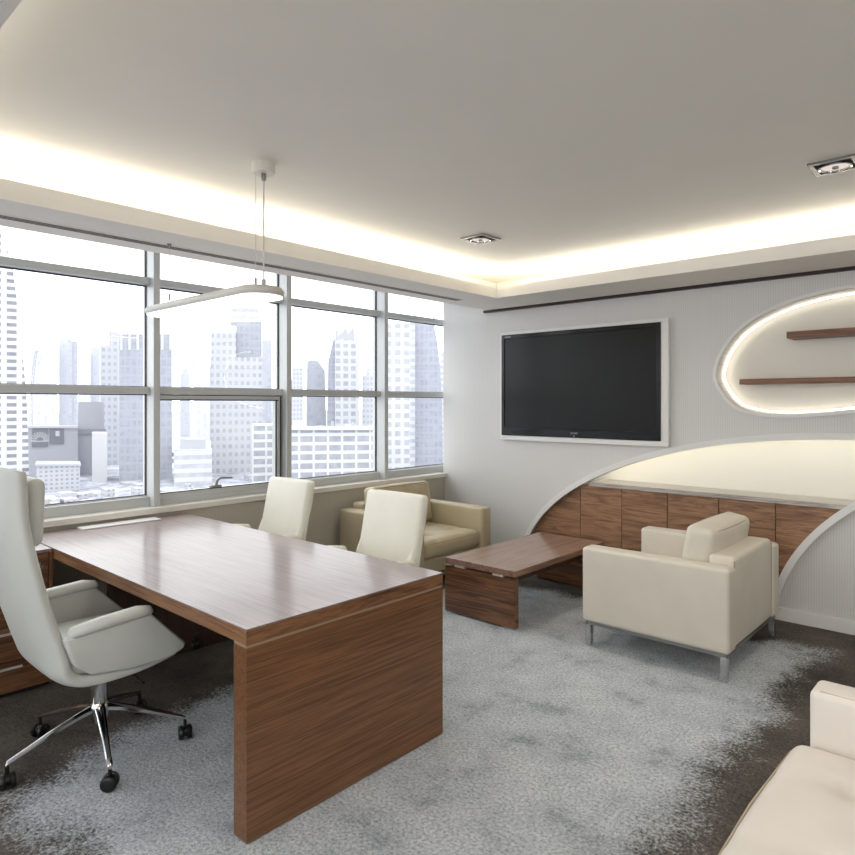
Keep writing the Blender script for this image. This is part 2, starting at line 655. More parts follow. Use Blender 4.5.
struct(MB().box((XR, YN, 0), (XR + .1, 0.0, ZC)).build('wall_right', M['paint']))
nw = MB()  # unseen wall, its wide opening added so sky light fills the room
nw.box((-0.3, YN - .1, 0), (0.7, YN, ZTOP))
nw.box((6.2, YN - .1, 0), (XR + .1, YN, ZTOP))
nw.box((0.7, YN - .1, 0), (6.2, YN, 0.25))
nw.box((0.7, YN - .1, 2.38), (6.2, YN, ZTOP))
struct(nw.build('wall_near', M['paint']))
w7 = struct(empty('window_7', (0, 0, 0)))  # glazing added behind the camera to let sky fill in
wf = MB()
for xx in (0.7, 2.05, 3.42, 4.8, 6.15):
    wf.box((xx, YN - .07, .25), (xx + .05, YN - .03, 2.38))
wf.build('window_frame', M['alu'], w7)
for xx in (0.75, 2.10, 3.47, 4.85):
    MB().box((xx, YN - .051, .25), (xx + 1.32, YN - .049, 2.38)).build('glass_pane', M['glass'], w7)
# wall under the windows
struct(MB().box((-0.25, YN, 0), (0.02, -0.001, 0.755)).build('wall_window', M['flute_y']))
struct(MB().box((-0.25, YN, 2.70), (0.62, 0.45, 2.80)).build('wall_window_header', M['paint']))
sl = struct(MB().box((-0.14, YN, 0.755), (0.05, -0.001, 0.795), 0.004).build('window_sill', M['sill']))

# --- television wall: one plate with the big arch and the leaf-shaped niche cut out
AXC, AA, AB = 3.65, 2.65, 1.262
arch = [(AXC - AA * math.cos(PI * i / 96), AB * math.sin(PI * i / 96)) for i in range(97)]
leaf_pts = [(2.742, 1.724), (2.769, 1.834), (2.83, 1.942), (2.903, 2.022), (2.987, 2.087), (3.1, 2.144), (3.209, 2.186), (3.304, 2.213), (3.464, 2.242),
            (3.631, 2.256), (3.82, 2.25), (4.02, 2.21), (4.19, 2.12), (4.29, 1.98), (4.28, 1.80), (4.17, 1.65), (3.98, 1.545), (3.80, 1.492), (3.632, 1.461), (3.487, 1.443),
            (3.305, 1.428), (3.177, 1.424), (3.047, 1.434), (2.93, 1.462), (2.857, 1.504), (2.79, 1.585), (2.752, 1.660)]
leaf = catmull(leaf_pts, 5, True)
outline = [(0.0, 0.0), (arch[0][0], 0.0)] + arch[1:-1] + [(arch[-1][0], 0.0), (XR, 0.0), (XR, ZTOP), (0.0, ZTOP)]
wl = MB()
wl.plate([outline, leaf], 0.0)
wl.strip(arch, 0.0, 0.04)
wl.strip([(0.0, 0.0), (0.0, ZTOP)], 0.0, 0.45)
wl.strip(leaf, 0.0, 0.19, True)
wall_tv = struct(wl.build('wall_back', M['flute'], recalc=False))
struct(MB().box((-0.3, 0.45, -0.1), (XR, 0.5, ZTOP)).build('wall_back_outer', M['paint']))

# raised white rim along the arch
struct(MB().band(offset_path(arch, 0.0)[2:-2], offset_path(arch, 0.045)[2:-2], -0.022, 0.03).build('trim_1', M['rim'], smooth='auto'))
# rim around the leaf niche
struct(MB().band(leaf, offset_path(leaf, 0.022, True), -0.016, 0.01, True).build('trim_2', M['rim'], smooth='auto'))
# dark wooden line under the soffit on the television wall
struct(MB().box((0.545, -0.03, 2.372), (XR, 0.0, 2.395)).build('trim_3', M['wood_trim']))
# lining and back of the leaf niche
lb = MB()
lb.strip(offset_path(leaf, 0.001, True), 0.0, 0.19, True)
struct(lb.build('leaf_niche_lining', plain('niche_lining', (226, 212, 186), 0.6), recalc=False))
nb = MB()
nb.plate([offset_path(leaf, 0.02, True)], 0.19)
struct(nb.build('leaf_niche_back', M['niche'], recalc=False))
# floating back panel of the niche with a light gap around it
inn = offset_path(leaf, -0.035, True)
pn = MB()
pn.plate([inn], 0.165)
pn.strip(inn, 0.165, 0.185, True)
struct(pn.build('leaf_niche_panel', M['niche'], recalc=False))
led = MB().tube([(p[0], 0.130, p[1]) for p in offset_path(leaf, -0.014, True)], 0.006, 6, True).build('led_strip', M['led'])
tag(led, 'warm glowing light line around the edge of the oval shelf niche', 'light strip')

# --- recess behind the arch
rec = MB()
rec_path = offset_path(arch, 0.09)
rec.plate([[(p[0], p[1]) for p in rec_path]], 0.30)
struct(rec.build('arch_niche_back', M['niche'], recalc=False))
rl = MB()
rl.strip(rec_path, 0.04, 0.30)
rl.band(offset_path(arch, 0.0), rec_path, 0.038, 0.041)
struct(rl.build('arch_niche_lining', M['niche'], recalc=False))
ledp = [(p[0], 0.085, p[1]) for p in offset_path(arch, 0.045)][22:75]
la = MB().tube(ledp, 0.010, 6).build('arch_led_strip', M['led_arch'])
tag(la, 'warm concealed light strip behind the top of the white arch', 'light strip')

# second, smaller arc panel (fluted, in front of the walnut doors)
ARC = (4.75, -0.1, 1.603, 1.283)
arc2 = []
for i in range(41):
    th = math.radians(8.6) + (PI * 0.5 - math.radians(8.6)) * i / 40
    arc2.append((ARC[0] - ARC[2] * math.cos(th), ARC[1] + ARC[3] * math.sin(th)))
ip = MB()
loop = arc2 + [(6.4, arc2[-1][1]), (6.4, arc2[0][1])]
ip.prism([p for p in loop], 'y', -0.035, 0.02)
struct(ip.build('wall_arc_panel', M['flute']))
struct(MB().band(offset_path(arc2, -0.012), offset_path(arc2, 0.034), -0.075, 0.02).build('trim_4', M['rim'], smooth='auto'))
# baseboards
struct(MB().box((3.16, -0.055, 0.0), (XR, -0.0, 0.09), 0.004).build('baseboard_back', M['rim']))

# --- built-in walnut cabinet under the arch
cab = empty('wall_cabinet', (0, 0, 0), 0, 'long walnut wall cabinet filling the white arch behind the armchair', 'cabinet')
edges = [1.02, 1.578, 1.966, 2.355, 2.75, 3.143, 3.535, 3.93, 4.32]
ZD = 0.797
def ell_z(x):
    q = 1 - ((x - AXC) / AA) ** 2
    return AB * math.sqrt(max(q, 0))
for i in range(len(edges) - 1):
    x0, x1 = edges[i] + .003, edges[i + 1] - .003
    top = []
    for k in range(13):
        x = x0 + (x1 - x0) * k / 12
        top.append((x, min(ZD, ell_z(x) - 0.004)))
    poly = [(x0, 0.0)] + top + [(x1, 0.0)]
    if top[0][1] < 0.02:
        poly = [(x0, 0.0)] + top[1:] + [(x1, 0.0)]
    MB().prism(poly, 'y', 0.022, 0.042).build('door', M['wood_door'], cab)
ca = MB()
ca.prism([(1.02, 0)] + [(x / 50, min(ZD, ell_z(x / 50) - 0.004)) for x in range(52, 216, 4)] + [(4.32, ZD), (4.32, 0)], 'y', 0.044, 0.29)
ca.build('carcass', M['wood_dark'], cab)
# grey stone ledge on the cabinet
x_l = AXC - AA * math.sqrt(1 - (0.835 / AB) ** 2) + 0.02
lg = MB().prism([(x_l - .03, ZD + .002), (4.6, ZD + .002), (4.6, 0.832), (x_l + .02, 0.832)], 'y', 0.005, 0.296).build('countertop', M['marble'])
tag(lg, 'thin grey stone ledge on top of the walnut wall cabinet', 'countertop')

# ------------------------------------------------------------------ windows
MW = 0.045
mull = [-0.81 - 1.065 * i for i in range(6)]       # left (near) edges of mullions
GX = -0.125
bays = [(mull[0] + MW, 0.26)] + [(mull[i + 1] + MW, mull[i]) for i in range(5)]
ZT0, ZT1 = 2.318, 2.367
ZM0, ZM1 = 1.566, 1.615
ZB = 0.86
order = [3, 2, 1, 0, 4, 5]
for n_, bi in enumerate([3, 2, 1, 0, 4, 5]):
    pass
for bi, (y0, y1) in enumerate(bays):
    nm = 'window_%d' % (bi + 1)
    w = struct(empty(nm, (0, 0, 0)))
    fr = MB()
    fr.box((-0.15, y0, ZT0), (-0.055, y1, ZT1), 0.004)
    fr.box((-0.15, y0, ZM0), (-0.055, y1, ZM1), 0.004)
    fr.box((-0.15, y0, 0.70 if bi == 0 else 0.79), (-0.065, y1, ZB), 0.004)
    fr.box((-0.15, y0, ZB), (-0.10, y1, ZB + .006))
    fr.build('window_frame', M['alu'], w)
    gk = MB()
    for (za, zb) in ((ZB + .006, ZM0), (ZM1, ZT0), (ZT1, 2.70)):
        gk.box((GX - .004, y1 - .007, za), (GX + .012, y1 - .001, zb))
        gk.box((GX - .004, y0, za), (GX + .012, y0 + .004, zb))
        gk.box((GX - .004, y0, zb - .008), (GX + .012, y1, zb - .001))
        gk.box((GX - .004, y0, za), (GX + .012, y1, za + .005))
    gk.build('gasket', M['gasket'], w)
    for (za, zb) in ((ZB, ZM0), (ZM1, ZT0), (ZT1, 2.72)):
        MB().box((GX - .001, y0 - .002, za - .004), (GX + .001, y1 + .002, zb + .004)).build('glass_pane', M['glass'], w)
    if bi == 2:
        sa = MB()
        a, b_, c, d = y0 + .004, y1 - .012, ZB - .03, ZM0 - .008
        t_ = 0.05
        sa.box((-0.118, a, d - .028), (-0.060, b_, d), .003)
        sa.box((-0.118, a, c), (-0.060, b_, c + .045), .003)
        sa.box((-0.118, a, c + .045), (-0.060, a + .018, d - .028), .003)
        sa.box((-0.118, b_ - .05, c + .045), (-0.060, b_, d - .028), .003)
        sa.build('opening_sash', M['alu'], w)
        g2 = MB()
        g2.box((-0.062, a + .018, d - .036), (-0.056, b_ - .03, d - .028))
        g2.box((-0.062, b_ - .056, c + .05), (-0.056, b_ - .046, d - .03))
        g2.box((-0.062, a + .014, c + .045), (-0.056, a + .02, d - .03))
        g2.box((-0.062, b_ - .014, c + .04), (-0.0565, b_ - .004, d))
        g2.box((-0.062, a + .018, c + .041), (-0.056, b_ - .05, c + .047))
        g2.build('sash_gasket', M['gasket'], w)
        hd = MB()
        yc = -2.45
        hd.box((-0.06, yc - .06, c + .05), (-0.035, yc + .03, c + .068), .004)
        hd.tube([(-0.045, yc - .01, c + .066), (-0.04, yc - .005, c + .10), (-0.035, yc + .02, c + .118), (-0.03, yc + .11, c + .112)], [.011, .010, .009, .007], 8)
        h_ = hd.build('window_handle', M['steel'], w, smooth='auto')
        h_['label'] = 'grey lever handle at the foot of the opening sash'
for i, y in enumerate(mull):
    struct(MB().box((-0.17, y, 0.79), (0.0, y + MW, 2.71), .003).build('window_mullion', M['alu']))
struct(MB().box((-0.17, 0.26, 0.79), (-0.02, 0.45, 2.71), .002).build('window_mullion', M['alu']))

# blind cords with small weights
BCX, BCY, BCZ = 0.865, -3.238, 2.115
for (x, y, z0, z1, lab) in ((BCX, BCY, 2.394, BCZ, 'thin blind cord with a dark weight hanging before the second window bay'),):
    bc = empty('blind_cord', (x, y, 0), 0, lab, 'cord')
    MB().tube([(0, 0, z0), (0, 0, z1)], 0.0012, 5).build('cord', M['lampbody'], bc)
    MB().lathe([(.002, 0), (.005, .006), (.005, .035), (.002, .04)], (0, 0, z1 - .04), 10).build('weight', M['steel'], bc)
    MB().lathe([(.008, -.012), (.012, -.006), (.012, 0)], (0, 0, z0), 10).build('hook', M['steel'], bc)

# ------------------------------------------------------------------ air slot in the soffit
av = empty('air_vent', (0, 0, ZS), 0, 'long black linear air slot in the soffit above the windows', 'vent')
MB().box((0.755, -6.3, -0.004), (0.835, -0.66, 0.004)).build('vent_frame', M['soffit'], av)
for xx in (0.775, 0.798, 0.821):
    MB().box((xx - .0045, -6.28, -0.006), (xx + .0045, -0.68, 0.0)).build('slot', M['vent_dark'], av)

# ------------------------------------------------------------------ recessed downlights
def downlight(x, y, s, label):
    d = empty('recessed_downlight', (x, y, ZC), 0, label, 'ceiling light', 'recessed square downlights in the ceiling')
    h = s / 2
    f = MB()
    i = h - .022
    for (a, b) in (((-h, -h), (h, -i)), ((-h, i), (h, h)), ((-h, -i), (-i, i)), ((i, -i), (h, i))):
        f.box((a[0], a[1], -.010), (b[0], b[1], 0.004))
    f.build('light_frame', M['steel'], d)
    MB().box((-i, -i, -.003), (i, i, 0.004)).build('housing', M['vent_dark'], d)
    r = i * 0.92
    rf = MB()
    rf.lathe([(r, -.004), (r, -.016), (r * .93, -.018), (r * .86, -.014), (r * .84, -.006)], (0, 0, 0), 32)
    rf.build('lamp_ring', M['chrome'], d, smooth='auto')
    MB().lathe([(r * .83, -.006), (r * .8, -.009), (r * .3, -.010), (r * .05, -.010)], (0, 0, 0), 28).build('bulb', M['bulb'], d)
    MB().lathe([(r * .2, -.010), (r * .2, -.02), (r * .12, -.022)], (0, 0, 0), 16).build('bulb_cap', M['steel'], d)
    return d
downlight(1.645, -1.435, 0.20, 'recessed square downlight near the ceiling corner above the television')
downlight(3.785, -1.392, 0.20, 'recessed square downlight in the ceiling above the oval shelf niche')

# ------------------------------------------------------------------ pendant lamp over the desk
pl = empty('pendant_lamp', (1.235, -3.2, 0), 0, 'slim white oval pendant lamp hanging over the walnut desk', 'lamp')
L, Wd, zl = 0.575, 0.09, 2.03
def stadium(L, w, n=16):
    pts = []
    for k in range(n + 1):
        a = -PI / 2 + PI * k / n
        pts.append((L - w + w * math.cos(a), w * math.sin(a)))
    for k in range(n + 1):
        a = PI / 2 + PI * k / n
        pts.append((-(L - w) + w * math.cos(a), w * math.sin(a)))
    return pts
st = stadium(L, Wd)
MB().tube([(p[0], p[1], zl + 0.0) for p in st], 0.024, 12, True).build('lamp_body', M['lampbody'], pl, smooth=True)
MB().prism(stadium(L + .014, Wd + .014), 'z', zl - .025, zl - .014).build('diffuser', M['lampglow'], pl)
MB().prism(stadium(L - .012, Wd - .012), 'z', zl - .003, zl + .012).build('top_plate', M['lampbody'], pl)
cx_ = 0.515
MB().tube([(cx_, 0, 2.047), (cx_, 0, 2.60)], 0.0035, 8).build('cable', M['lampbody'], pl)
MB().lathe([(.004, -.02), (.010, -.02), (.010, .02), (.004, .024)], (cx_, 0, 2.067), 12).build('cable_grip', M['steel'], pl)
MB().lathe([(.05, -.05), (.052, -.046), (.052, 0)], (cx_, 0, ZC), 28).build('canopy', M['lampbody'], pl, smooth='auto')
MB().lathe([(.007, -.085), (.012, -.075), (.012, -.05)], (cx_, 0, ZC), 12).build('canopy_stem', M['steel'], pl)
sw = MB().tube([(cx_ - .037, -.02, 2.60), (cx_ - .037, -.02, 2.09)], 0.0016, 6).build('pull_cord', M['lampbody'], pl)
MB().lathe([(.002, 0), (.006, .006), (.006, .036), (.002, .04)], (cx_ - .037, -.02, 2.06), 10).build('cord_weight', M['steel'], sw)

# ------------------------------------------------------------------ television
tv = empty('television', (1.553, -0.02, 1.672), 0, 'large black flat television mounted in a white frame on the wall', 'television')
x0, x1, z0, z1 = -.776, .774, -.466, .466
sx0, sx1, sz0, sz1 = -.745, .745, -.395, .428
bz = MB()
bz.box((x0, -.028, z0), (x1, .018, sz0), .004)
bz.box((x0, -.028, sz1), (x1, .018, z1), .004)
bz.box((x0, -.028, sz0 - .004), (sx0, .018, sz1 + .004), .003)
bz.box((sx1, -.028, sz0 - .004), (x1, .018, sz1 + .004), .003)
bz.build('bezel', M['tvblack'], tv)
MB().box((sx0 - .002, -.020, sz0 - .002), (sx1 + .002, .016, sz1 + .002)).build('screen', M['screen'], tv)


def text(name, s, size, loc, mat, parent, rx=PI / 2):
    c = bpy.data.curves.new(name, 'FONT')
    c.body = s
    c.size = size
    c.extrude = 0.0004
    c.align_x = 'CENTER'
    c.align_y = 'CENTER'
    c.materials.append(mat)
    t_ = bpy.data.objects.new('t', c)
    COL.objects.link(t_)
    bpy.context.view_layer.update()
    me = bpy.data.meshes.new_from_object(t_.evaluated_get(bpy.context.evaluated_depsgraph_get()))
    bpy.data.objects.remove(t_)
    o = bpy.data.objects.new(name, me)
    COL.objects.link(o)
    o.location = loc
    o.rotation_euler = (rx, 0, 0)
    o.parent = parent
    return o


text('logo', 'SHARP', 0.024, (.005, -.0288, -.428), M['steel'], tv)
text('logo', 'AQUOS', 0.020, (-.70, -.0288, .447), M['steel'], tv)
MB().lathe([(.004, 0), (.007, -.002), (.005, -.004)], (.005, -.028, -.452), 14, 'y').build('power_light', M['steel'], tv)
ts = MB()
X0, X1, Z0, Z1 = .757, 2.391, 1.163, 2.168
ix0, ix1, iz0, iz1 = .777, 2.328, 1.205, 2.139
ts.box((X0, -.04, Z0), (X1, 0, iz0), .003)
ts.box((X0, -.04, iz1), (X1, 0, Z1), .003)
ts.box((X0, -.04, iz0), (ix0, 0, iz1), .003)
ts.box((ix1, -.04, iz0), (X1, 0, iz1), .003)
tag(ts.build('television_surround', M['rim']), 'raised white rectangular frame on the wall around the black television', 'frame')

# ------------------------------------------------------------------ niche shelves
s1 = MB().box((3.225, -0.02, 1.953), (4.19, 0.164, 1.998), .002).build('wall_shelf', M['wood_shelf'])
tag(s1, 'upper and shorter walnut shelf inside the lit oval niche', 'shelf', 'walnut shelves in the oval niche')
s2 = MB().box((2.905, 0.0, 1.640), (4.13, 0.164, 1.678), .002).build('wall_shelf', M['wood_shelf'])
tag(s2, 'lower and longer walnut shelf inside the lit oval niche', 'shelf', 'walnut shelves in the oval niche')

# ------------------------------------------------------------------ desk
dk = empty('desk', (1.25, -3.235, 0), 0, 'large walnut executive desk reaching from the window sill into the room', 'desk')
ox, oy = 1.25, -3.235
dx0, dx1, dy0, dy1 = 0.055 - ox, 2.479 - ox, -3.73 - oy, -2.74 - oy
MB().box((dx0, dy0, 0.728), (dx1, dy1, 0.734), .001).build('desktop', M['wood_desk'], dk)
MB().box((dx0, dy0 + .001, 0.678), (dx1 - .001, dy1 - .001, 0.7275)).build('edge_band', M['wood_edge'], dk)
MB().box((dx1 - .0015, dy0, 0.678), (dx1, dy1, 0.7275)).build('end_edge_band', M['wood_edge_y'], dk)
MB().box((dx1 - .085, dy0 + .003, 0.667), (dx1 - .003, dy1 - .003, 0.678)).build('metal_strip', M['strip'], dk)
MB().box((dx1 - .083, dy0, 0.006), (dx1, dy1, 0.668), .001).build('end_panel', M['wood_end'], dk)
MB().box((dx1 - .078, dy0 + .005, 0.0), (dx1 - .005, dy1 - .005, 0.006)).build('plinth', M['steel'], dk)
MB().box((0.63 - ox, dy0 + .25, 0.0), (0.66 - ox, dy1 - .02, 0.678)).build('support_panel', M['wood_dark'], dk)
MB().box((0.66 - ox, dy1 - .34, 0.42), (dx1 - .083, dy1 - .32, 0.678)).build('modesty_panel', M['wood_dark'], dk)
wp = MB().box((0.075, -3.445, 0.7345), (0.185, -2.97, 0.741), .002).build('cable_flap', M['rim'])
tag(wp, 'thin white strip lying along the window end of the walnut desk', 'cable flap')

# ------------------------------------------------------------------ low cabinet at the window beside the desk
lc = empty('storage_cabinet', (0.3, -4.7, 0), 0, 'low walnut storage cabinet with drawers below the left window', 'cabinet')
oy = -4.7
MB().box((-.24, -1.8, .716), (.285, .962, .733), .001).build('cabinet_top', M['wood_desk'], lc)
MB().box((-.24, -1.8, .03), (.272, .962, .715)).build('carcass', M['wood_dark'], lc)
MB().box((-.24, -1.8, .0), (.24, .962, .03)).build('plinth', M['vent_dark'], lc)
ff = M['wood_y']
MB().box((.272, .950, .03), (.293, .966, .715), .001).build('side_panel', M['wood_edge_y'], lc)
for ui, (yy0, yy1) in enumerate(((.30, .948), (-.36, .29), (-1.02, -.37), (-1.68, -1.03))):
    for di, (za, zb) in enumerate(((.545, .712), (.368, .539), (.192, .362), (.035, .186))):
        dr = MB().box((.273, yy0 + .003, za), (.291, yy1 - .003, zb), .001).build('drawer', ff, lc)
        if di:
            MB().box((.289, yy0 + .12, zb - .034), (.306, yy1 - .122, zb - .024), .002).build('drawer_handle', M['steel_l'], dr)
        else:
            MB().lathe([(.012, 0), (.012, .006), (.005, .008)], (.290, yy1 - .043, .655), 16, 'x').build('lock', M['chrome'], dr, smooth='auto')
            if ui == 0:
                kk = MB().tube([(.303, .905 + .014 * math.cos(q * PI / 8), .655 + .014 * math.sin(q * PI / 8)) for q in range(16)], .003, 6, True)
                kk.box((.301, .902, .61), (.304, .908, .645))
                kk.build('key', M['chrome'], dr)

# ------------------------------------------------------------------ swivel chairs
def shell_mesh(profile, cols=13):
    pr = catmull(profile, 4)
    bm = bmesh.new()
    grid = []
    n = len(pr)
    for i, (f, z, hw, wrap) in enumerate(pr):
        a = pr[max(0, i - 1)]
        b = pr[min(n - 1, i + 1)]
        tf, tz = b[0] - a[0], b[1] - a[1]
        Lg = math.hypot(tf, tz) or 1
        nf, nz = -tz / Lg, tf / Lg          # inward (forward on the back, up on the seat)
        row = []
        for j in range(cols):
            s = -1 + 2 * j / (cols - 1)
            s2 = math.copysign(1 - (1 - abs(s)) ** 1.5, s)
            w = wrap * abs(s2) ** 5
            row.append(bm.verts.new((hw * s2, f + nf * w, z + nz * w)))
        grid.append(row)
    for A, B in zip(grid, grid[1:]):
        for j in range(cols - 1):
            bm.faces.new((A[j], A[j + 1], B[j + 1], B[j]))
    mb = MB()
    mb.bm.free()
    mb.bm = bm
    return mb


def swivel_chair(label, high, leather_m, loc, rz, base_rot, group=None, name='office_chair'):
    c = empty(name, loc, rz, label, 'office chair', group)
    low = [(-.288, .62, .264, .05), (-.255, .52, .27, .045), (-.222, .445, .273, .03), (-.15, .404, .274, .022), (.0, .397, .270, .02), (.10, .402, .262, .02), (.19, .42, .255, .015), (.225, .437, .245, .0)]
    if not high:
        low = [(-.292, .62, .240, .03), (-.258, .52, .250, .03)] + low[2:]
    if high:
        back = [(-.385, 1.262, .235, .03), (-.388, 1.245, .248, .04), (-.388, 1.18, .250, .045), (-.385, 1.05, .252, .05), (-.362, .92, .256, .05), (-.336, .80, .259, .05), (-.312, .70, .262, .05)]
    else:
        back = [(-.395, .975, .20, .01), (-.394, .955, .216, .015), (-.385, .90, .222, .02), (-.362, .80, .228, .02), (-.328, .71, .234, .025)]
    sh = shell_mesh(back + low).build('back_shell', leather_m, c, smooth=True, recalc=True,
                                      mods=(('SOLIDIFY', dict(thickness=0.045, offset=0.0)), ('SUBSURF', dict(levels=1, render_levels=1))))
    MB().tube([(0, 0, 0)] + [(0, 0, .001)], .001, 4)
    if high:
        hr = MB().rbox((0, -.295, 1.085), (.40, .065, .26), .03, (0, .012, 0), rot=Matrix.Rotation(-.04, 4, 'X'))
        hr.build('headrest', leather_m, c, smooth=True)
        pad = MB().rbox((0, -.285, .76), (.42, .05, .36), .025, (0, .01, 0), rot=Matrix.Rotation(.22, 4, 'X'))
        pad.build('back_cushion', leather_m, c, smooth=True)
    else:
        pad = MB().rbox((0, -.322, .762), (.48, .062, .44), .025, (0, .008, 0), rot=Matrix.Rotation(.20, 4, 'X'))
        pad.build('back_cushion', leather_m, c, smooth=True)
    MB().rbox((0, -.01, .475), (.50, .46, .09), .04, (0, 0, .02)).build('seat', leather_m, c, smooth=True)
    poly = [(-.235, .615), (-.05, .640), (.085, .640), (.16, .56), (.245, .47), (.235, .445), (.17, .425), (.0, .425), (-.13, .445), (-.195, .50)]
    for s in (-1, 1):
        ap = MB()
        xa, xb = (.245, .29)
        ap.prism([(p[0], p[1]) for p in poly], 'x', xa * s, xb * s, .012, 3)
        # lean outwards towards the top
        for v in ap.bm.verts:
            v.co.x += s * max(0, v.co.z - .44) * .12
        a_ = ap.build('armrest', leather_m, c, smooth='auto')
        pd = MB().tube([(s * .297, -.215, .622), (s * .30, -.20, .629), (s * .302, -.10, .642), (s * .302, .04, .652), (s * .298, .085, .647), (s * .296, .10, .64)],
                       [.010, .022, .025, .025, .021, .008], 12)
        for v in pd.bm.verts:
            v.co.x = s * .290 + (v.co.x - s * .299) * 1.5
        pd.build('arm_pad', leather_m, a_, smooth=True)
    MB().lathe([(.032, .20), (.034, .205), (.034, .325), (.022, .33), (.022, .40)], (0, 0, 0), 20).build('gas_column', M['chrome'], c, smooth='auto')
    mb = MB().box((-.10, -.12, .372), (.10, .12, .402), .01)
    mb.tube([(.06, .06, .385), (.30, .06, .36)], .006, 6)
    mb.build('tilt_mechanism', M['black'], c, smooth='auto')
    MB().lathe([(.028, .13), (.040, .16), (.042, .20), (.034, .215)], (0, 0, 0), 20).build('hub', M['chrome'], c, smooth='auto')
    for k in range(5):
        a = math.radians(base_rot + 72 * k)
        ca_, sa_ = math.cos(a), math.sin(a)
        lg_ = MB()
        secs = [(.02, .192, .024, .020), (.09, .178, .019, .016), (.20, .147, .015, .013), (.31, .110, .012, .010), (.345, .098, .012, .010), (.353, .09, .009, .008)]
        rings = []
        for (r, z, w, h) in secs:
            ring = []
            for q in range(8):
                b = 2 * PI * q / 8 + PI / 8
                wy = w * math.cos(b)
                ring.append(lg_.bm.verts.new((ca_ * r - sa_ * wy, sa_ * r + ca_ * wy, z + h * math.sin(b))))
            rings.append(ring)
        for A, B in zip(rings, rings[1:]):
            for q in range(8):
                lg_.bm.faces.new((A[q], A[(q + 1) % 8], B[(q + 1) % 8], B[q]))
        lg_.bm.faces.new(rings[0])
        lg_.bm.faces.new(rings[-1])
        lo = lg_.build('leg', M['chrome'], c, smooth='auto')
        cs = MB()
        tx, ty = ca_ * .345, sa_ * .345
        cs.lathe([(.007, .055), (.007, .095)], (tx, ty, 0), 10)
        sw = random.uniform(-.6, .6) + a + PI / 2
        R = Matrix.Translation((tx, ty, .031)) @ Matrix.Rotation(sw, 4, 'Z')
        tmp = MB()
        for sy in (-1, 1):
            tmp.lathe([(.024, sy * .028), (.029, sy * .025), (.031, sy * .02), (.031, sy * .011), (.027, sy * .008)], (0, 0, 0), 20, 'y')
        tmp.lathe([(.022, -.009), (.022, .009)], (0, 0, .004), 14, 'y')
        me = bpy.data.meshes.new('t')
        bmesh.ops.transform(tmp.bm, matrix=R, verts=tmp.bm.verts[:])
        tmp.bm.to_mesh(me)
        tmp.bm.free()
        cs.bm.from_mesh(me)
        bpy.data.meshes.remove(me)
        cs.build('caster', M['black'], lo, smooth='auto')
    return c


swivel_chair('high-backed cream leather executive chair with headrest beside the desk', True, M['ivory'], (1.455, -3.822, 0), 0, -86, name='executive_chair')
vis = swivel_chair('white leather visitor chair behind the desk nearer the window sill', False, M['white_l'], (0.635, -2.635, 0), PI, 58 + 180, 'visitor chairs behind the desk', name='visitor_chair')
v2 = copy_tree(vis)
v2.location = (1.69, -2.635, 0)
v2['label'] = 'white leather visitor chair in front of the corner armchair, nearer the coffee table'

